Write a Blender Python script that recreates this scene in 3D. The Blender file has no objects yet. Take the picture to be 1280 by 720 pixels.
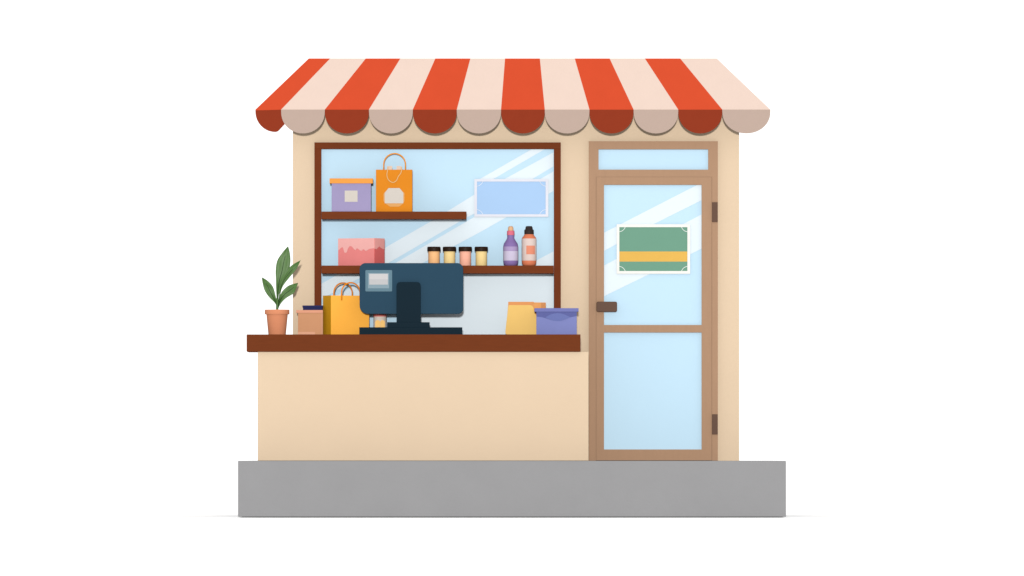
import bpy, bmesh, math, random
from mathutils import Vector, Matrix
random.seed(7)
S = bpy.context.scene
COL = S.collection

# ------------------------------------------------------------------ camera, sky, sun, exposure
DIST = 80.0            # metres from the lens to the shop's facade: a long lens from far away
PXM = 160.0            # picture pixels per metre on the facade
CAMZ = 0.46
HORIZON = 646 - CAMZ * PXM
cam = bpy.data.cameras.new('camera'); camo = bpy.data.objects.new('camera', cam); COL.objects.link(camo)
camo.location = (0, -DIST, CAMZ); camo.rotation_euler = (math.radians(90), 0, 0)
cam.sensor_width = 36; cam.lens = 36 * DIST / (1280 / PXM)
cam.shift_y = (HORIZON - 360) / 1280.0
cam.clip_start = 1; cam.clip_end = 9000
S.camera = camo

SUN_EL = math.radians(3.4); SUN_AZ = math.radians(-.4)      # low sun behind the camera, a little to the left
w = bpy.data.worlds.new('World'); S.world = w; w.use_nodes = True
nt = w.node_tree; nt.nodes.clear()
out = nt.nodes.new('ShaderNodeOutputWorld'); bg = nt.nodes.new('ShaderNodeBackground')
sky = nt.nodes.new('ShaderNodeTexSky'); sky.sky_type = 'NISHITA'; sky.sun_disc = False
sky.sun_elevation = SUN_EL; sky.sun_rotation = math.pi + SUN_AZ
sky.dust_density = 5.0
hs = nt.nodes.new('ShaderNodeHueSaturation'); hs.inputs['Saturation'].default_value = 0.1
mx = nt.nodes.new('ShaderNodeMixRGB'); mx.inputs[0].default_value = 0.985       # thick white overcast over the clear sky
mx.inputs[2].default_value = (12.3, 12.3, 12.3, 1)
nt.links.new(sky.outputs[0], hs.inputs['Color']); nt.links.new(hs.outputs[0], mx.inputs[1])
nt.links.new(mx.outputs[0], bg.inputs[0]); bg.inputs[1].default_value = 0.1
nt.links.new(bg.outputs[0], out.inputs[0])

sl = bpy.data.lights.new('sun', 'SUN'); sl.energy = 5.0; sl.angle = math.radians(2); sl.color = (1, .985, .96)
so = bpy.data.objects.new('sun', sl); COL.objects.link(so)
sd = Vector((math.sin(SUN_AZ) * math.cos(SUN_EL), -math.cos(SUN_AZ) * math.cos(SUN_EL), math.sin(SUN_EL)))
so.rotation_euler = (-sd).to_track_quat('-Z', 'Y').to_euler(); so.location = (-6, -30, 12)
S.view_settings.view_transform = 'Standard'; S.view_settings.look = 'None'
S.view_settings.exposure = 0.13; S.view_settings.gamma = 1; S.view_settings.use_curve_mapping = False
S.cycles.max_bounces = 8

# ------------------------------------------------------------------ helpers
def X(px, d=0.0): return (px - 640) / PXM * (DIST + d) / DIST
def Z(py, d=0.0): return CAMZ + ((646 - py) / PXM - CAMZ) * (DIST + d) / DIST
def lin(h):
    c = [int(h[i:i + 2], 16) / 255 for i in (0, 2, 4)]
    return [x / 12.92 if x <= .04045 else ((x + .055) / 1.055) ** 2.4 for x in c]

K = 2.85
def mat(name, h, k=None, rough=.75, spec=.02, var=.03, scale=6, bump=.0, bscale=120, grain=None, metal=0):
    """procedural paint / paper / wood: base colour with faint mottling, optional fine bump"""
    m = bpy.data.materials.new(name); m.use_nodes = True
    t = m.node_tree; b = t.nodes['Principled BSDF']
    c = [max(.001, min(.92, x / (k or K) - spec * .05)) for x in lin(h)]
    tc = t.nodes.new('ShaderNodeTexCoord'); mp = t.nodes.new('ShaderNodeMapping')
    t.links.new(tc.outputs['Object'], mp.inputs[0])
    if grain: mp.inputs['Scale'].default_value = grain
    n = t.nodes.new('ShaderNodeTexNoise'); n.inputs['Scale'].default_value = scale
    n.inputs['Detail'].default_value = 6; n.inputs['Roughness'].default_value = .6
    t.links.new(mp.outputs[0], n.inputs['Vector'])
    r = t.nodes.new('ShaderNodeValToRGB')
    r.color_ramp.elements[0].position = .3; r.color_ramp.elements[1].position = .7
    r.color_ramp.elements[0].color = [x * (1 - var) for x in c] + [1]
    r.color_ramp.elements[1].color = [min(.95, x * (1 + var)) for x in c] + [1]
    t.links.new(n.outputs['Fac'], r.inputs[0]); t.links.new(r.outputs[0], b.inputs['Base Color'])
    b.inputs['Roughness'].default_value = rough
    b.inputs['Specular IOR Level'].default_value = spec
    b.inputs['Metallic'].default_value = metal
    if bump:
        n2 = t.nodes.new('ShaderNodeTexNoise'); n2.inputs['Scale'].default_value = bscale; n2.inputs['Detail'].default_value = 3
        t.links.new(mp.outputs[0], n2.inputs['Vector'])
        bp = t.nodes.new('ShaderNodeBump'); bp.inputs['Strength'].default_value = bump; bp.inputs['Distance'].default_value = .004
        t.links.new(n2.outputs['Fac'], bp.inputs['Height']); t.links.new(bp.outputs[0], b.inputs['Normal'])
    return m

def tag(o, label=None, cat=None, group=None, kind=None):
    if label: o['label'] = label
    if cat: o['category'] = cat
    if group: o['group'] = group
    if kind: o['kind'] = kind
    return o

class T:
    """a thing: an Empty at its base (px, z, depth); children are given in picture pixels about that base"""
    def __init__(s, name, label, cat, px, py, d, z=None, yaw=0, group=None, kind=None, gd=None):
        s.px, s.py = px, py
        s.o = bpy.data.objects.new(name, None); COL.objects.link(s.o); s.o.empty_display_size = .1
        s.o.location = (X(px, d), d, Z(py, d) if z is None else z)
        s.o.rotation_euler = (0, 0, math.radians(yaw))
        s.f = (DIST + d) / DIST
        tag(s.o, label, cat, group, kind)
    def p(s, px, py, y=0.0): return Vector(((px - s.px) / PXM * s.f, y, (s.py - py) / PXM * s.f))

def link(name, bm, m, parent=None, bevel=0, seg=2, smooth=False, origin=True):
    bmesh.ops.recalc_face_normals(bm, faces=bm.faces)
    me = bpy.data.meshes.new(name)
    if origin:
        lo = Vector((min(v.co.x for v in bm.verts), min(v.co.y for v in bm.verts), min(v.co.z for v in bm.verts)))
        hi = Vector((max(v.co.x for v in bm.verts), max(v.co.y for v in bm.verts), max(v.co.z for v in bm.verts)))
        c = Vector(((lo.x + hi.x) / 2, (lo.y + hi.y) / 2, lo.z))
        bmesh.ops.translate(bm, vec=-c, verts=bm.verts)
    else: c = Vector((0, 0, 0))
    bm.to_mesh(me); bm.free()
    for mm in (m if isinstance(m, (list, tuple)) else [m]): me.materials.append(mm)
    o = bpy.data.objects.new(name, me); COL.objects.link(o)
    if parent:
        o.parent = parent
        po = Vector(parent.get('_c', (0, 0, 0)))
        o.location = c - po
    else: o.location = c
    o['_c'] = tuple(c)                      # own origin in the thing's space, for sub-parts
    if smooth:
        for p in me.polygons: p.use_smooth = True
    if bevel:
        b = o.modifiers.new('bevel', 'BEVEL'); b.width = bevel; b.segments = seg; b.limit_method = 'ANGLE'
        b.angle_limit = math.radians(50); b.harden_normals = False
    return o

def prism(bm, pts, y0, y1, mi=0):
    """pts: list of (x, z) in metres, extruded from y0 (front) to y1 (back)"""
    a = [bm.verts.new((x, y0, z)) for x, z in pts]; b = [bm.verts.new((x, y1, z)) for x, z in pts]
    fs = [bm.faces.new(a), bm.faces.new(b[::-1])]
    n = len(pts)
    for i in range(n): fs.append(bm.faces.new((a[i], b[i], b[(i + 1) % n], a[(i + 1) % n])))
    for f in fs: f.material_index = mi
    return bm
def box(bm, x0, x1, y0, y1, z0, z1, mi=0): return prism(bm, [(x0, z0), (x1, z0), (x1, z1), (x0, z1)], y0, y1, mi)
def NB(): return bmesh.new()

def tp(t, pts, y0, y1, bm=None):            # prism from picture pixels inside a thing
    return prism(bm or NB(), [(t.p(a, b).x, t.p(a, b).z) for a, b in pts], y0, y1)
def tb(t, x0, y0, x1, y1, d0, d1, bm=None): # box from picture pixels inside a thing
    return tp(t, [(x0, y1), (x1, y1), (x1, y0), (x0, y0)], d0, d1, bm)
def fp(pts, d, y0, y1, bm=None):            # prism on the facade, outline measured at depth d
    return prism(bm or NB(), [(X(a, d), Z(b, d)) for a, b in pts], y0, y1)
def fb(x0, y0, x1, y1, d, back, bm=None):
    return fp([(x0, y1), (x1, y1), (x1, y0), (x0, y0)], d, d, back, bm)

def rrect(x0, y0, x1, y1, r, n=6):
    """rounded rectangle in pixels; r = (top left, top right, bottom right, bottom left)"""
    if not isinstance(r, tuple): r = (r,) * 4
    P = []
    for cx, cy, rr, a0 in ((x0 + r[0], y0 + r[0], r[0], 180), (x1 - r[1], y0 + r[1], r[1], 270),
                           (x1 - r[2], y1 - r[2], r[2], 0), (x0 + r[3], y1 - r[3], r[3], 90)):
        if rr <= 0: P.append((cx, cy)); continue
        for i in range(n + 1):
            a = math.radians(a0 + 90 * i / n); P.append((cx + rr * math.cos(a), cy + rr * math.sin(a)))
    return P

def tube(bm, pts, r, n=8, closed=False):
    rings = []
    N = len(pts)
    for i, p in enumerate(pts):
        p = Vector(p); a = Vector(pts[max(0, i - 1)]); b = Vector(pts[min(N - 1, i + 1)])
        t = (b - a).normalized(); u = t.cross(Vector((0, 1, 0)))
        if u.length < .05: u = t.cross(Vector((1, 0, 0)))
        u.normalize(); v = t.cross(u)
        rr = r(i / (N - 1)) if callable(r) else r
        rings.append([bm.verts.new(p + rr * (math.cos(2 * math.pi * k / n) * u + math.sin(2 * math.pi * k / n) * v)) for k in range(n)])
    for i in range(N - 1):
        for k in range(n): bm.faces.new((rings[i][k], rings[i][(k + 1) % n], rings[i + 1][(k + 1) % n], rings[i + 1][k]))
    bm.faces.new(rings[0]); bm.faces.new(rings[-1][::-1])
    return bm

def lathe(prof, n=40, bm=None):
    """prof: (radius, z) bottom to top, about the thing's own axis"""
    bm = bm or NB(); rings = []
    for r, z in prof:
        rings.append([bm.verts.new((r * math.cos(2 * math.pi * k / n), r * math.sin(2 * math.pi * k / n), z)) for k in range(n)])
    for i in range(len(rings) - 1):
        for k in range(n): bm.faces.new((rings[i][k], rings[i][(k + 1) % n], rings[i + 1][(k + 1) % n], rings[i + 1][k]))
    bm.faces.new(rings[0]); bm.faces.new(rings[-1][::-1])
    return bm
def crom(P, n=6):
    P = [Vector(p) for p in P]; Q = [P[0]] + P + [P[-1]]; R = []
    for i in range(1, len(Q) - 2):
        a, b, c, d = Q[i - 1], Q[i], Q[i + 1], Q[i + 2]
        for k in range(n):
            t = k / n
            R.append(.5 * ((2 * b) + (c - a) * t + (2 * a - 5 * b + 4 * c - d) * t * t + (3 * b - 3 * c + d - a) * t ** 3))
    R.append(P[-1]); return R

# ------------------------------------------------------------------ materials
WALL = mat('warm_plaster', 'EFD6B8', bump=.12, bscale=60, var=.012, scale=2.5, rough=.85, spec=.0)
PLINTH = mat('grey_concrete', 'A1A1A3', bump=.15, bscale=70, var=.025, scale=3, rough=.85, spec=.0)
GROUND = mat('white_ground', 'FFFFFF', k=1.08, var=.004, rough=.95, spec=0)
DWOOD = mat('brown_wood', '783D21', grain=(1.5, 14, 14), scale=5, var=.06, rough=.6, spec=.012)
DWOODV = mat('brown_wood_upright', '793C21', grain=(14, 14, 1.5), scale=5, var=.06, rough=.6, spec=.012)
TAN = mat('tan_door_paint', 'B99477', grain=(10, 10, 1.5), scale=4, var=.025, rough=.6, spec=.04)
IRON = mat('brown_ironware', '664939', var=.05, rough=.45, spec=.04)
PANE = mat('sky_blue_glass', 'CBEAFE', k=2.6, var=.008, scale=1.5, rough=.0, spec=.15)
BAND = mat('painted_glare', 'E8F4FC', k=2.55, var=.006, scale=2, rough=.9, spec=.0)  # pale tone that paints glare on the glass
RED = mat('red_canvas', 'E25635', var=.02, scale=8, bump=.12, bscale=250, rough=.9, spec=.0)
CREAM = mat('cream_canvas', 'F6DDCF', var=.012, scale=8, bump=.12, bscale=250, rough=.9, spec=.0)
VRED = mat('shaded_red_trim_canvas', '983D26', var=.025, scale=10, bump=.12, bscale=250, rough=.9, spec=.0)  # darker valance trim, part of its shade put into the red
VTAUPE = mat('shaded_cream_trim_canvas', 'C6AFA2', var=.012, scale=10, bump=.12, bscale=250, rough=.9, spec=.0)  # awning cream darkened for the valance, shade partly in the colour
ROOF = mat('roof_felt', 'A0968C', bump=.3, bscale=60)

# ------------------------------------------------------------------ setting
bm = NB(); bmesh.ops.create_circle(bm, cap_ends=True, radius=4000, segments=96)
g = link('ground', bm, GROUND, origin=False); tag(g, kind='structure')
PD = -1.05                                                     # pavement front edge
pv = link('pavement', fb(297.5, 576, 982.5, 646, PD, 3.2), PLINTH, bevel=.004); tag(pv, kind='structure')
ZP = Z(576, PD)                                                # top of the pavement

# ------------------------------------------------------------------ shop building
bld = T('shop_building', 'small cream plaster shop with brown framed display window and tan glazed door', 'shop', 645, 576, 0, z=ZP)
B = bld.o
def bz(bm): bmesh.ops.translate(bm, vec=-B.location, verts=bm.verts); return bm     # facade space -> thing space
WT, BACK = Z(131), 2.35
xl, xr = X(366), X(924)
wx0, wx1, wz0, wz1 = X(397), X(697), ZP + .86, Z(182)
dx0, dx1, dz1 = X(740), X(893), Z(180)
bm = NB()
T_ = .14
# front wall around the openings, built as butted blocks
box(bm, xl, wx0, 0, T_, ZP, WT); box(bm, wx1, dx0, 0, T_, ZP, WT); box(bm, dx1, xr, 0, T_, ZP, WT)
box(bm, wx0, wx1, 0, T_, ZP, wz0); box(bm, wx0, wx1, 0, T_, wz1, WT); box(bm, dx0, dx1, 0, T_, dz1, WT)
box(bm, xl, xl + T_, T_, BACK, ZP, WT); box(bm, xr - T_, xr, T_, BACK, ZP, WT); box(bm, xl + T_, xr - T_, BACK - T_, BACK, ZP, WT)
bmesh.ops.remove_doubles(bm, verts=bm.verts, dist=1e-5)
# drop internal faces shared by two blocks
seen = {}
for f in list(bm.faces):
    k = tuple(sorted(v.index for v in f.verts))
bm.verts.index_update()
for f in bm.faces: seen.setdefault(tuple(sorted(v.index for v in f.verts)), []).append(f)
bmesh.ops.delete(bm, geom=[f for v in seen.values() if len(v) > 1 for f in v], context='FACES_ONLY')
link('wall', bz(bm), WALL, B)
bm = NB(); box(bm, xl + .06, xr - .06, .16, BACK - .06, WT + .001, WT + .06)
link('roof', bz(bm), ROOF, B)
bm = NB(); box(bm, X(388), X(894), 0, .14, WT + .001, Z(74.5)); link('parapet', bz(bm), WALL, B)
bm = NB(); box(bm, xl + T_, xr - T_, T_, BACK - T_, ZP + .004, ZP + .02); link('floor', bz(bm), PLINTH, B)

# display window: frame, blue pane, painted glare bands, shelves
FD = -.045
bm = NB()
fb(393, 178, 701, 186.2, FD, .05, bm)
win = link('display_window', bz(bm), DWOOD, B, bevel=.002)
def wpart(name, bm, m, parent=win, **k): return link(name, bz(bm), m, parent, **k)
zc = Z(186.2, FD)
for a, b in ((393, 401.7), (692.3, 701)):
    bm = NB(); box(bm, X(a, FD), X(b, FD), FD, .05, wz0 - .04, zc); wpart('frame_post', bm, DWOODV, bevel=.002)
bm = NB(); box(bm, X(401.7, FD), X(692.3, FD), FD, .05, wz0 - .04, wz0 + .01); wpart('window_sill', bm, DWOOD, bevel=.002)
PY = .0                                                        # pane just behind the frame's front
bm = NB(); box(bm, X(401), X(693), PY, .03, wz0, wz1 - .001); wpart('pane', bm, PANE)
def glare_strip(pts, d, parent, y=None): wpart('glare_band', fp(pts, d, d - .0025, d - .0004), BAND, parent)  # thin pale strip on the pane, a glare streak put into colour
glare_strip([(664.8, 186.4), (681, 186.4), (613, 226), (596, 226)], PY, win)
glare_strip([(691.9, 190.4), (691.9, 207.9), (595.5, 265.6), (582, 272.5), (488.5, 327), (441, 352), (403, 373), (402.0, 373.5), (402.0, 354.6), (481.3, 309.8), (542.3, 274.6), (593, 243.3), (631.2, 223.5)], PY, win)
glare_strip([(691.9, 214.3), (691.9, 238.7), (633.5, 271.1), (605, 287.5), (570.6, 306), (534.5, 325.5), (449, 372), (402, 398.5), (402, 381), (448, 354), (497.5, 327), (595.5, 269.7)], PY, win)
glare_strip([(691.9, 314.3), (691.9, 440), (497, 440), (499, 402), (560, 342), (644, 341), (672.3, 324.6)], PY, win)
SD = -.30
SHT = Z(264.4, -.24); SHL = Z(331.9, SD)
wpart('shelf', fb(401.9, 264.4, 583, 273.8, -.24, PY - .003), DWOOD, bevel=.0015)
wpart('shelf', fb(401.9, 331.9, 692.1, 341.7, SD, PY - .003), DWOOD, bevel=.0015)

# door frame with transom, and the door leaf
DD = -.05
bm = NB()
zb, zt = ZP + .001, Z(176.5, DD)
box(bm, X(736, DD), X(745, DD), DD, .08, zb, zt); box(bm, X(890, DD), X(897.3, DD), DD, .08, zb, zt)
box(bm, X(745, DD), X(890, DD), DD, .08, Z(186.6, DD), zt)
box(bm, X(745, DD), X(890, DD), DD, .08, Z(221, DD), Z(212, DD))
box(bm, X(745, DD), X(748.2, DD), DD, .08, Z(212, DD), Z(186.6, DD)); box(bm, X(885.2, DD), X(890, DD), DD, .08, Z(212, DD), Z(186.6, DD))
df = link('door_frame', bz(bm), TAN, B)
bm = NB(); fb(746, 185, 887, 214, -.02, .01, bm); wpart('transom_pane', bm, PANE, df)
LD = -.046
bm = NB()
box(bm, X(745.2, LD), X(755, LD), LD, .02, zb + .002, Z(221.1, LD)); box(bm, X(877, LD), X(889.8, LD), LD, .02, zb + .002, Z(221.1, LD))
for a, b in ((221.1, 231), (406.2, 415.6)): box(bm, X(755, LD), X(877, LD), LD, .02, Z(b, LD), Z(a, LD))
box(bm, X(755, LD), X(877, LD), LD, .02, zb + .002, Z(561.8, LD))
door = link('door', bz(bm), TAN, B)
for a, b in ((230, 407), (415, 562.5)):
    bm = NB(); fb(754, a, 878, b, -.018, .008, bm); wpart('pane', bm, PANE, door)
glare_strip([(871.3, 231.2), (876.8, 231.2), (876.8, 250.3), (817.8, 279.8), (755.2, 313.5), (755.2, 290.8)], -.018, door)
glare_strip([(876.8, 268.1), (876.8, 310.9), (755.2, 370.2), (755.2, 331.8)], -.018, door)
hd = LD - .035
wpart('handle', fp(rrect(745.6, 377, 771.4, 389.8, 2.2), hd, hd, LD + .001), IRON, door, bevel=.003)
for a, b in ((252.8, 277.6), (517.8, 543)):
    bm = NB(); fb(889.9, a, 897.2, b, DD - .012, DD + .001, bm); wpart('hinge', bm, IRON, door, bevel=.001)

# ------------------------------------------------------------------ awning
AF, AT = -.22, -.006                                            # front edge and top edge of the sloping cloth
TOPX = [386, 412.8, 457.3, 500.5, 544.2, 588, 631.3, 674.8, 718.4, 762, 806, 850.2, 896]
BOTX = [319.2, 351.4, 406, 461.2, 516, 571, 626.3, 681, 736.8, 792, 847.8, 902.9, 963]
AW = T('awning', 'red and cream striped awning with scalloped valance wrapped round the top of the shop', 'awning', 641, 137, 0, z=Z(137, AF))
A = AW.o
def az(bm): bmesh.ops.translate(bm, vec=-A.location, verts=bm.verts); return bm
zt, zb = Z(73, AT), Z(137, AF)
bm = NB()
def quad(vs, mi):
    f = bm.faces.new([bm.verts.new(v) for v in vs]); f.material_index = mi
for i in range(12):
    quad([(X(BOTX[i], AF), AF, zb), (X(BOTX[i + 1], AF), AF, zb), (X(TOPX[i + 1], AT), AT, zt), (X(TOPX[i], AT), AT, zt)], i % 2)
# the closed cheeks at both ends run back to the wall
for a, b, c_, mi in ((319.2, 386, xl + .002, 0), (963, 896, xr - .002, 1)):
    vs = [bm.verts.new(v) for v in ((X(a, AF), AF, zb), (X(b, AT), AT, zt), (c_, AT, zb))]
    f = bm.faces.new(vs); f.material_index = mi
bmesh.ops.remove_doubles(bm, verts=bm.verts, dist=1e-5)
can = link('canopy', az(bm), [RED, CREAM], A)
sm = can.modifiers.new('cloth_thickness', 'SOLIDIFY'); sm.thickness = .008; sm.offset = -1
def scallop(x0, x1, y0=137.0, yc=139.4, yb=166.8, n=22):
    r = (x1 - x0) / 2; cx = (x0 + x1) / 2; P = [(x1, y0), (x0, y0)]
    for i in range(n + 1):
        a = math.pi - math.pi * i / n
        P.append((cx + r * math.cos(a), yc + (yb - yc) * abs(math.sin(a)) ** .92))
    return P
for i in range(12):
    if i == 0:
        P = [(358, 137), (319.2, 137)]
        for k in range(13):
            a = math.pi - math.pi * .5 * k / 12; P.append((344 + 24.8 * math.cos(a), 139.4 + 25.6 * math.sin(a)))
        P += [(346.5, 164.6), (348.3, 163.4), (357, 154)]
        d = AF + .004
    else:
        P = scallop(BOTX[i], BOTX[i + 1]); d = AF - (.003 if i % 2 else 0)
    link('valance_flap', az(fp(P, AF, d, d + .005)), VTAUPE if i % 2 else VRED, A)
bm = NB()
tube(bm, [(X(323, AF), AF + .03, zb - .012), (X(959, AF), AF + .03, zb - .012)], .01)
link('front_bar', az(bm), mat('galvanised_bar', 'A8A8A8', rough=.4, metal=.6), A)

# ------------------------------------------------------------------ counter
CD = -.62
CT = T('counter', 'cream service counter with thick brown wooden top in front of the display window', 'counter', 517, 576, CD, z=ZP)
def cz(bm): bmesh.ops.translate(bm, vec=-CT.o.location, verts=bm.verts); return bm
ZC = Z(418, CD)
link('countertop', cz(fb(308.2, 418, 725.6, 439.6, CD, FD - .003)), DWOOD, CT.o, bevel=.003)
bm = NB(); d = CD + .03; box(bm, X(322.2, d), X(735.7, d), d, -.004, ZP + .001, Z(439.6, CD) - .0005)
link('base', cz(bm), WALL, CT.o, bevel=.003)

# ------------------------------------------------------------------ goods on the upper shelf
IY = -.13
t = T('gift_box', 'lilac box with an orange lid and square grey label on the upper shelf', 'box', 439.3, 264.4, IY, z=SHT)
body = link('body', tb(t, 414.8, 229, 463.9, 264.4, -.10, .10), mat('lilac_card', 'A89EC6'), t.o, bevel=.002)
link('label', tb(t, 431.1, 238.2, 447.2, 252.2, -.102, -.0995), mat('grey_label_paper', 'DBD3CA'), body)
link('lid', tb(t, 412.2, 223, 466.3, 229.3, -.108, .108), mat('orange_card', 'FAA851'), t.o, bevel=.002)

t = T('paper_bag', 'orange shopping bag with thin cord handles and pale octagonal badge on the upper shelf', 'bag', 492.7, 264.4, IY, z=SHT)
OR = mat('orange_paper', 'EA9029')
bm = tb(t, 470, 211.9, 515.5, 264.4, -.07, .07)
body = link('body', bm, OR, t.o, bevel=.0015)
def arc(t, x0, x1, top, base, y, n=24):
    r = (x1 - x0) / 2; cx = (x0 + x1) / 2; ys = top + r
    P = [t.p(x0, base, y)] + [t.p(cx - r * math.cos(math.pi * i / n), ys - (ys - top) * math.sin(math.pi * i / n), y) for i in range(n + 1)] + [t.p(x1, base, y)]
    return P
CORD = mat('ochre_cord', 'F09A2C', k=2.2)
link('handle', tube(NB(), arc(t, 479.6, 506.7, 191.3, 214, .055), .005), CORD, t.o, smooth=True)
LCORD = mat('pale_cord', 'FBCB8E'); 
P = [t.p(*q, -.073) for q in ((485, 209), (484.4, 214), (483.8, 219), (486, 225), (491.5, 228), (496, 225), (498, 220.5), (501.5, 215.5), (502.2, 209))]
link('handle', tube(NB(), crom(P), .0036), LCORD, t.o, smooth=True)
TAB = mat('pale_tab_paper', 'E8CDB9')
for a, b in ((484, 490.4), (495.8, 502)):
    bm = tb(t, a, 207.4, b, 213, -.069, -.062); link('handle_tab', bm, TAB, t.o)
bg_ = link('badge', tp(t, [(486, 235.2), (499.6, 235.2), (505.7, 241.5), (505.7, 251), (503.3, 255), (499, 258.2), (487.5, 258.2), (482.8, 255), (479.5, 251), (479.5, 242)], -.0725, -.0695), mat('light_orange_badge', 'EAAE6B'), body)
link('badge_face', tp(t, [(485.8, 235), (499.6, 235), (504.3, 241), (504.3, 254), (481, 254), (481, 241)], -.0745, -.0722), mat('grey_badge_paper', 'DBD3CA'), body)

# ------------------------------------------------------------------ goods on the lower shelf
# pink box, turned so that its right side shows
yaw = -25; cs, sn = math.cos(math.radians(25)), math.sin(math.radians(25))
wd, dp, ht = 45.4 / cs / PXM, 12.2 / sn / PXM, (331.9 - 297.8) / PXM
t = T('bakery_box', 'pink box printed with dripping icing, turned to show its darker side, behind the computer monitor', 'box', 451.6, 331.9, -.155, z=SHL, yaw=yaw)
PK = mat('coral_pink_card', 'F08D8B'); PKD = mat('coral_side_shade', 'DE6C6A', k=2.0); IC = mat('pale_pink_icing_print', 'F9B9B4'); ICD = mat('icing_side_shade', 'F0A6A0', k=2.0)  # second card and icing tones paint the shade of the turned side
bm = NB(); box(bm, -wd / 2, wd / 2, -dp / 2, dp / 2, 0, ht)
body = link('body', bm, PK, t.o)
drip = [(0, .60), (.03, .585), (.07, .64), (.12, .68), (.15, .60), (.17, .50), (.20, .475), (.24, .50), (.27, .62), (.32, .71), (.38, .70), (.43, .62), (.48, .57), (.52, .63), (.57, .60), (.62, .55), (.66, .55), (.70, .60), (.76, .54), (.80, .55), (.85, .60), (.92, .62), (1, .63)]
pts = [(-wd / 2 + u * wd, v * ht) for u, v in drip] + [(wd / 2, ht), (-wd / 2, ht)]
def smooth_edge(P, k): return [(q.x, q.y) for q in [Vector((v.x, v.y)) for v in crom([Vector((a, b, 0)) for a, b in P[:k]], 4)]] + P[k:]
link('icing', prism(NB(), smooth_edge(pts, len(drip)), -dp / 2 - .0015, -dp / 2 + .0005), IC, body)
def side(pts, m, name, x0, x1):
    bm = NB(); a = [bm.verts.new((x1, y, z)) for y, z in pts]; b = [bm.verts.new((x0, y, z)) for y, z in pts]
    bm.faces.new(a); bm.faces.new(b[::-1])
    for j in range(len(pts)): q = (j + 1) % len(pts); bm.faces.new((a[j], b[j], b[q], a[q]))
    return link(name, bm, m, body)
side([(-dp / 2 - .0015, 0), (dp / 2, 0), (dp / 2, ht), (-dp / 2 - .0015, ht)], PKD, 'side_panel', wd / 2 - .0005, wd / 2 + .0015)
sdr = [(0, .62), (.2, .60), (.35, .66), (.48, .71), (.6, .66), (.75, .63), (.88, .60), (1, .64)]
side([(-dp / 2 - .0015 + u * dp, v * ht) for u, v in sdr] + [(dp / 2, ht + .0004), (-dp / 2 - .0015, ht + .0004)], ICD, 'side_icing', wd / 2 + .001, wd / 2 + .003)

LIDM = mat('dark_brown_lid', '31231B', rough=.5, spec=.04)
def jar(cx, col, label):
    t = T('jar', label, 'jar', cx, 331.9, IY, z=SHL, group='small dark-lidded jars in a row on the lower shelf')
    r = 7.15 / PXM; h = 18.4 / PXM
    link('glass_body', lathe([(r * .92, 0), (r, .004), (r, h), (r * .97, h + .002)]), mat(col[1], col[0], rough=.6, k=2.3), t.o, smooth=True, bevel=.0)
    R = 8.4 / PXM; z0, z1 = 18.1 / PXM, 24 / PXM
    link('lid', lathe([(R * .8, z0), (R * .98, z0), (R, z0 + .003), (R, z1 - .009), (R * .97, z1 - .003), (R * .9, z1)]), LIDM, t.o)
jar(542.4, ('F5BD86', 'apricot_spread'), 'small apricot jar with dark lid, half hidden behind the monitor, nearest the pink box')
jar(561.8, ('EED293', 'pale_yellow_spread'), 'small pale yellow jar with dark lid between the apricot jar and the pink jar')
jar(581.6, ('F4B39C', 'salmon_spread'), 'small salmon pink jar with dark lid between two pale yellow jars')
jar(601.6, ('EED293', 'yellow_spread'), 'small pale yellow jar with dark lid nearest the purple bottle')

def zz(py): return (331.9 - py) / PXM
def ring(name, rows, m, parent, sm=True):
    o = link(name, lathe([(r / PXM, z) for r, z in rows]), m, parent, smooth=sm)
    if sm: e = o.modifiers.new('edges', 'EDGE_SPLIT'); e.split_angle = math.radians(40)
    return o
BG = 'bottles on the lower shelf'
t = T('bottle', 'purple bottle with lilac label, pink collar and cork on the lower shelf', 'bottle', 638.4, 331.9, IY, z=SHL, group=BG)
PU = mat('purple_glass', '937AB6', rough=.45, spec=.04)
body = ring('glass_body', [(6.6, 0), (8, zz(330.9)), (9.1, zz(329)), (9.4, zz(326.5)), (9.4, zz(307.5)), (8.6, zz(304)), (6.2, zz(300.5)), (4.6, zz(297.5)), (4.3, zz(295)), (4.3, zz(292.5))], PU, t.o)
ring('label', [(9.3, zz(325.4)), (9.52, zz(325.3)), (9.52, zz(313.4)), (9.3, zz(313.3))], mat('pale_lilac_label', 'DBD1EB'), body)
ring('label_band', [(9.3, zz(313.2)), (9.52, zz(313.1)), (9.52, zz(307.9)), (9.3, zz(307.8))], mat('lilac_label_band', 'B8A4D0'), body)
ring('collar', [(4.2, zz(293.6)), (4.8, zz(293.4)), (4.7, zz(288.1)), (4.1, zz(287.9))], mat('pink_collar', 'EA7A8F'), t.o)
ring('cork', [(3.3, zz(288)), (3.4, zz(284.8)), (2.9, zz(283.2)), (1.8, zz(282.3))], mat('cork_tan', 'EFBD93'), t.o)
t = T('bottle', 'coral bottle with black cap and pale label beside the right window post', 'bottle', 661.3, 331.9, IY, z=SHL, group=BG)
CO = mat('coral_plastic', 'F08C67', rough=.45, spec=.04)
body = ring('bottle_body', [(6.5, 0), (8, zz(330.8)), (8.9, zz(329)), (9.2, zz(326.4)), (9.2, zz(298.4)), (8.6, zz(296.6)), (6.2, zz(293.5)), (5.4, zz(292))], CO, t.o)
ring('label', [(9.1, zz(325.4)), (9.32, zz(325.3)), (9.32, zz(297.9)), (9.1, zz(297.8))], mat('pale_pink_label', 'EDD8D1'), body)
bm = NB()                                       # small printed square wrapped on the label's curve
n = 8; a0, a1 = math.asin(-3.4 / 9.4), math.asin(7.2 / 9.4)
rr0, rr1 = 9.3 / PXM, 9.5 / PXM
f0, f1, b0, b1 = [], [], [], []
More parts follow.
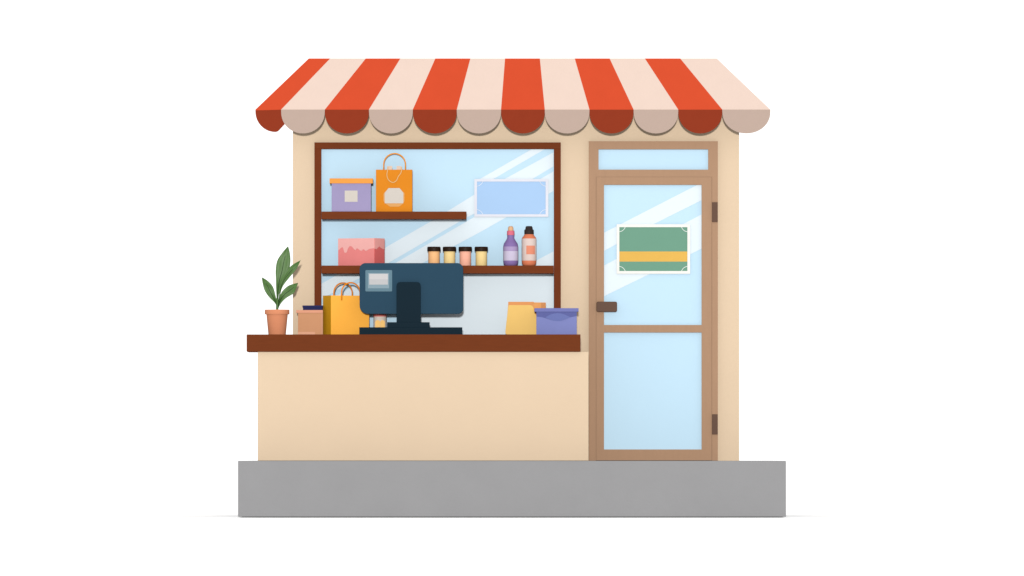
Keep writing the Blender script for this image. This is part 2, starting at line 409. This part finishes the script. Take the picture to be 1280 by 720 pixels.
for i in range(n + 1):
    a = a0 + (a1 - a0) * i / n
    for L, r, z in ((f0, rr1, zz(317.5)), (f1, rr1, zz(306.7)), (b0, rr0, zz(317.5)), (b1, rr0, zz(306.7))): L.append(bm.verts.new((r * math.sin(a), -r * math.cos(a), z)))
for i in range(n):
    bm.faces.new((f0[i], f0[i + 1], f1[i + 1], f1[i])); bm.faces.new((b0[i + 1], b0[i], b1[i], b1[i + 1]))
    bm.faces.new((f1[i], f1[i + 1], b1[i + 1], b1[i])); bm.faces.new((b0[i], b0[i + 1], f0[i + 1], f0[i]))
bm.faces.new((f0[0], f1[0], b1[0], b0[0])); bm.faces.new((f0[n], b0[n], b1[n], f1[n]))
link('label_square', bm, mat('coral_print', 'F39B7E'), body)
ring('cap', [(5.8, zz(292.4)), (6, zz(292)), (6, zz(287.4)), (5.5, zz(286.6)), (4.8, zz(286.4)), (4.3, zz(283.4)), (3.4, zz(282.2))], mat('black_cap', '3C3331', rough=.45), t.o)

# ------------------------------------------------------------------ signs on the glass
def sign(label, o, i, y, fcol, pcol, line, stripe=None, arcs=7.5):
    x0, y0, x1, y1 = o; a0, b0, a1, b1 = i
    t = T('sign', label, 'sign', (x0 + x1) / 2, y1, y)
    FM = mat('sign_frame', fcol, k=2.85); LM = mat('sign_line', line, k=2.2)
    bm = NB()
    tb(t, x0, y0, x1, b0, -.014, 0, bm); tb(t, x0, b1, x1, y1, -.014, 0, bm); tb(t, x0, b0, a0, b1, -.014, 0, bm); tb(t, a1, b0, x1, b1, -.014, 0, bm)
    link('frame', bm, FM, t.o)
    pn = link('panel', tb(t, a0, b0, a1, b1, -.009, -.001), mat('sign_panel', pcol, var=.01), t.o)
    if stripe: link('stripe', tb(t, a0 + .05, stripe[0], a1 - .05, stripe[1], -.0102, -.0088), mat('sign_stripe', stripe[2]), pn)
    for cx, cy, sx, sy in ((a0, b0, 1, 1), (a1, b0, -1, 1), (a0, b1, 1, -1), (a1, b1, -1, -1)):
        P = [];
        for k in range(9):                       # a quarter line bowed towards the corner's far side
            u = k / 8; R = arcs
            q = (cx + sx * R * .98 * u, cy + sy * R * .78 * (1 - u))
            bow = 1.3 * math.sin(math.pi * u)
            P.append(t.p(q[0] + sx * bow * .6, q[1] + sy * bow * .8, -.0112))
        link('corner_line', tube(NB(), P, .0022, 6), LM, pn)
sign('pale blue rectangular sign with white frame hung on the display window', (593, 223.9, 685.4, 271.1), (596.2, 227, 682, 267.9), -.0035, 'EFF1FC', 'B5D7FE', 'E6F0FF')
sign('green sign with yellow stripe and white frame hung on the door glass', (770.9, 280.4, 862.6, 342.3), (774.2, 284, 859.2, 338.8), -.0215, 'FEFEF9', '79A992', 'F4FAF6', (314.4, 327, 'F1C160'))

# ------------------------------------------------------------------ goods on the counter
# potted plant
t = T('potted_plant', 'green leafy plant in a terracotta pot at the left end of the counter', 'plant', 346.4, 418, -.36, z=ZC)
TC = mat('terracotta', 'EA9A73', rough=.8, var=.03, bump=.1); 
pot = link('pot', lathe([(10.6 / PXM, 0), (10.9 / PXM, .003), (13.4 / PXM, 26 / PXM), (12 / PXM, 26 / PXM), (11.6 / PXM, 29 / PXM)], 56), TC, t.o, smooth=True)
e = pot.modifiers.new('edges', 'EDGE_SPLIT'); e.split_angle = math.radians(40)
rim = link('rim', lathe([(13.2 / PXM, 25.4 / PXM), (15.1 / PXM, 25.4 / PXM), (15.4 / PXM, 26.2 / PXM), (15.4 / PXM, 30.6 / PXM), (15 / PXM, 31.3 / PXM), (13.6 / PXM, 31.3 / PXM), (13.4 / PXM, 29.6 / PXM)], 56), TC, pot, smooth=True)
e = rim.modifiers.new('edges', 'EDGE_SPLIT'); e.split_angle = math.radians(40)
link('soil', lathe([(12.9 / PXM, 29 / PXM), (12.9 / PXM, 29.8 / PXM), (6 / PXM, 30.6 / PXM)], 32), mat('potting_soil', '4A3628', bump=.5), pot)
LEAF = mat('leaf_green', '5F834B', var=.09, scale=14, rough=.55, spec=.25); VEIN = mat('leaf_vein_dark', '33502D')
s7 = 4.966
def leaf(L, R, lean, fold=.012):
    n = len(L); L = [(300 + a / s7, 300 + b / s7) for a, b in L]; R = [(300 + a / s7, 300 + b / s7) for a, b in R]
    Lc = crom([t.p(a, b, 0) for a, b in L], 6); Rc = crom([t.p(a, b, 0) for a, b in R], 6)
    N = len(Lc); bm = NB(); rows = []; mids = []
    for i in range(N):
        u = i / (N - 1); y = lean * u * u
        w_ = (Lc[i] - Rc[i]).length; c = (Lc[i] + Rc[i]) / 2
        fl = min(fold, w_ * .35)
        row = []
        for q, dy in ((0, 0), (.25, .75), (.5, 1), (.75, .75), (1, 0)):
            v = Lc[i].lerp(Rc[i], q); row.append(bm.verts.new((v.x, y + fl * dy - fl * .4 + .002 * math.sin(u * 19 + q * 5), v.z)))
        rows.append(row); mids.append(Vector((c.x, y + fl * .6 - .002, c.z)))
    for i in range(N - 1):
        for k in range(4): bm.faces.new((rows[i][k], rows[i][k + 1], rows[i + 1][k + 1], rows[i + 1][k]))
    bmesh.ops.remove_doubles(bm, verts=bm.verts, dist=1e-5)
    o = link('leaf', bm, LEAF, t.o, smooth=True)
    sm = o.modifiers.new('thick', 'SOLIDIFY'); sm.thickness = .0025; sm.offset = 1
    mids = [m + Vector((0, -.0035, 0)) for m in mids]
    link('vein', tube(NB(), mids[2:int(N * .8)], lambda u: .0032 * (1 - .6 * u), 6), VEIN, o, smooth=True)
leaf([(231, 432), (227, 340), (224, 250), (222, 185), (232, 125), (262, 78), (297, 38)],
     [(234, 432), (240, 340), (262, 262), (300, 190), (312, 135), (309, 82), (297, 38)], .03)
leaf([(233, 428), (243, 340), (254, 265), (280, 205), (322, 155), (377, 124)],
     [(237, 428), (247, 355), (264, 290), (304, 235), (350, 180), (377, 124)], -.05)
leaf([(230, 430), (219, 390), (180, 350), (155, 312), (143, 270), (138, 232)],
     [(234, 430), (226, 380), (217, 330), (202, 285), (172, 252), (138, 232)], -.04)
leaf([(230, 430), (241, 370), (262, 318), (296, 285), (325, 272), (358, 265)],
     [(235, 430), (252, 392), (285, 358), (332, 328), (346, 300), (358, 265)], .05)
link('stem', tube(NB(), [t.p(346.6, 389, 0), t.p(346.4, 384, 0), t.p(346.8, 372, 0)], .009), LEAF, t.o, smooth=True)

# tan box and the navy box on it
t = T('cardboard_box', 'tan lidded cardboard box between the potted plant and the yellow shopping bag', 'box', 389, 418, -.22, z=ZC)
body = link('body', tb(t, 372.8, 390.4, 403.8, 418, -.09, .09), mat('tan_card', 'DDA27A'), t.o, bevel=.001)
link('edge_strip', tb(t, 401.2, 390.6, 403.9, 417.9, -.0915, -.0895), mat('light_tan_edge', 'DFA583'), body)
link('label', tp(t, rrect(372.8, 414.3, 394, 417.8, (0, 1.2, 0, 0)), -.092, -.0895), mat('peach_label', 'F2B595'), body)
link('lid', tb(t, 370.6, 387, 403.9, 390.6, -.096, .096), mat('peach_card', 'EEAA8B'), t.o, bevel=.001)
t = T('navy_box', 'flat navy blue box lying on top of the tan cardboard box', 'box', 392, 387, -.22, z=ZC + 31.0 / PXM * t.f)
link('base', tb(t, 378.9, 383.6, 403.3, 387, -.07, .07), mat('navy_card', '2F325D'), t.o, bevel=.001)
link('lid', tb(t, 378.3, 381.2, 403.9, 383.7, -.0735, .0735), mat('navy_lid_card', '30335F'), t.o, bevel=.001)

# yellow shopping bag, turned so that its left gusset shows
wd, dp, ht = 47.3 / cs / PXM, 10.1 / sn / PXM, 49 / PXM
t = T('shopping_bag', 'yellow paper shopping bag with orange loop handles partly hidden by the monitor', 'bag', 432.7, 418, -.235, z=ZC, yaw=25)
bm = NB(); box(bm, -wd / 2, wd / 2, -dp / 2, dp / 2, 0, ht); body = link('body', bm, mat('yellow_paper', 'FEB54A', k=2.3), t.o, bevel=.001)
bm = NB(); box(bm, -wd / 2 - .0015, -wd / 2 + .0005, -dp / 2, dp / 2, 0.0004, ht + .0003); link('gusset', bm, mat('shaded_gusset_paper', 'E5A726'), body)  # darker yellow, the turned side's shade put into the gusset colour
HO = mat('orange_handle_cord', 'E98B20', k=2.3)
for yy, base in ((-dp / 2 - .003, -6), (dp / 2 - .004, -3)):
    # measured on the bag's own face: handle centre, half width, top
    hw = 11.4 / cs / PXM; cx = (438.45 - 437.7) / cs / PXM; top = 65 / PXM
    P = [Vector((cx - hw, yy, ht + base / PXM))]
    rz = 12.5 / PXM
    for i in range(21):
        a = math.pi * i / 20; P.append(Vector((cx - hw * math.cos(a), yy, top - rz + rz * math.sin(a))))
    P.append(Vector((cx + hw, yy, ht + base / PXM)))
    link('handle', tube(NB(), P, .0058), HO, t.o, smooth=True)

# little sweet jar seen under the monitor
t = T('sweet_jar', 'small clear jar of yellow sweets with coral lid seen under the monitor', 'jar', 474.9, 418, -.17, z=ZC)
r = 8.1 / PXM
link('glass_body', lathe([(r * .93, 0), (r, .004), (r, 23 / PXM), (r * .9, 23.4 / PXM)]), mat('milky_glass', 'F7E8DA', rough=.4), t.o, smooth=True)
SW = mat('yellow_sweet', 'F9CA7C', k=2.2)                        # the sweets show through as two rounded yellow lobes
for a, b in ((469.0, 475.2), (475.4, 481.2)):
    link('sweet', tp(t, rrect(a, 399.4, b, 417, (2.9, 2.6, 0, 0)), -r - .002, -.02), SW, t.o, bevel=.001)
link('lid', lathe([(r * .9, 23 / PXM), (r * 1.02, 23 / PXM), (r * 1.02, 29 / PXM), (r * .95, 29.6 / PXM)]), mat('coral_lid', 'EA837B'), t.o)

# monitor seen from behind
t = T('computer_monitor', 'dark blue till monitor seen from behind on a black stand on the counter', 'monitor', 514, 418, -.38, z=ZC)
SH = mat('slate_blue_plastic', '2D4C61', rough=.5, spec=.012, var=.02); BK = mat('dark_teal_plastic', '152935', rough=.5, spec=.012, var=.03)
hs_ = link('housing', tp(t, rrect(449.5, 328.4, 579, 391.9, (7.5, 7.5, 6.5, 10.5), 8), -.02, .03), SH, t.o, bevel=.003, seg=3)
link('screen', tp(t, rrect(453, 332, 575.5, 388, 4), .029, .032), mat('dark_screen', '0B0F12', rough=.1, spec=.5), hs_)
lb = link('label_plate', tp(t, rrect(456.8, 337.2, 490.2, 363.9, 1.3), -.0235, -.0195), mat('grey_blue_plate', '6D8C9B'), hs_)
link('label_inset', tb(t, 460.1, 340.9, 486.4, 360, -.0255, -.0232), mat('light_grey_blue_inset', '93ABB7'), hs_)
bm = tb(t, 461.6, 341.9, 484.9, 348.6, -.0275, -.0252); link('label_paper', bm, mat('light_grey_paper', 'D7D5D6'), hs_)
bm = tb(t, 461.6, 348.6, 484.9, 355.4, -.0275, -.0252); link('label_paper', bm, mat('mid_grey_paper', 'CBCBCD'), hs_)
link('stand', tp(t, rrect(495.7, 352.2, 526, 402.6, (4.6, 4.6, 0, 0)), -.055, -.0205), BK, t.o, bevel=.002)
link('foot', tb(t, 484, 402.4, 537.1, 408.9, -.07, .04), BK, t.o, bevel=.0015)
link('base', tb(t, 449.3, 408.8, 577.9, 418, -.085, .07), BK, t.o, bevel=.002)

# folded paper bag
t = T('takeaway_bag', 'yellow folded paper bag with orange flap leaning beside the blue storage box', 'bag', 656, 418, -.25, z=ZC)
YP = mat('pale_yellow_paper', 'F5CA78', k=2.6); OP = mat('apricot_paper', 'F7AF6C')
link('body', tp(t, [(635.4, 377), (682.3, 377.5), (682.3, 418), (634.5, 418), (632.2, 415)], -.04, .06), OP, t.o)
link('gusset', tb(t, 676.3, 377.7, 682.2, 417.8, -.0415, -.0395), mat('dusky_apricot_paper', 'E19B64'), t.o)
link('front', tp(t, [(636.2, 380.7), (663.2, 380.7), (665.4, 381.7), (666.8, 384), (668.4, 391), (670.6, 394.2), (674, 397), (674, 418), (634, 418), (632, 416.4), (631.6, 414.2), (635.4, 381.3)], -.052, -.0395), YP, t.o, bevel=.001)
link('rim', tp(t, [(635.2, 376.6), (667, 376.6), (667.8, 377.8), (663.2, 380.9), (636.2, 380.9)], -.046, -.0398), mat('peach_orange_paper', 'F0A468'), t.o)

# blue lidded box
t = T('storage_box', 'periwinkle blue lidded box with wavy pattern at the right end of the counter', 'box', 695.6, 418, -.40, z=ZC)
body = link('body', tb(t, 670.5, 389.2, 720.8, 418, -.09, .1), mat('periwinkle_card', '878EC9'), t.o, bevel=.001)
def cur(P, n=5): return [(v.x, v.y) for v in crom([Vector((a, b, 0)) for a, b in P], n)]
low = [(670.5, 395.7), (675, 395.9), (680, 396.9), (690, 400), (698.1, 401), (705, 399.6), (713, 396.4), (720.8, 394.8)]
link('dark_wave', tp(t, cur(low) + [(720.8, 389.4), (670.5, 389.4)], -.0915, -.0895), mat('indigo_band', '676DA9'), body)  # darker wavy band of the pattern, below the lid
lens = [(681.5, 396.6), (688, 393), (697, 391.2), (705, 392.8), (713, 396.3)]
link('wave_print', tp(t, cur(lens) + cur([(713, 396.3), (705, 399.5), (698.1, 401), (690, 400), (681.5, 396.6)])[1:-1], -.093, -.091), mat('mid_blue_print', '747EBA'), body)
link('lid', tb(t, 668.1, 385, 723.1, 389.4, -.098, .108), mat('dusk_blue_card', '7B80BD'), t.o, bevel=.001)

for o in bpy.data.objects:
    if '_c' in o: del o['_c']
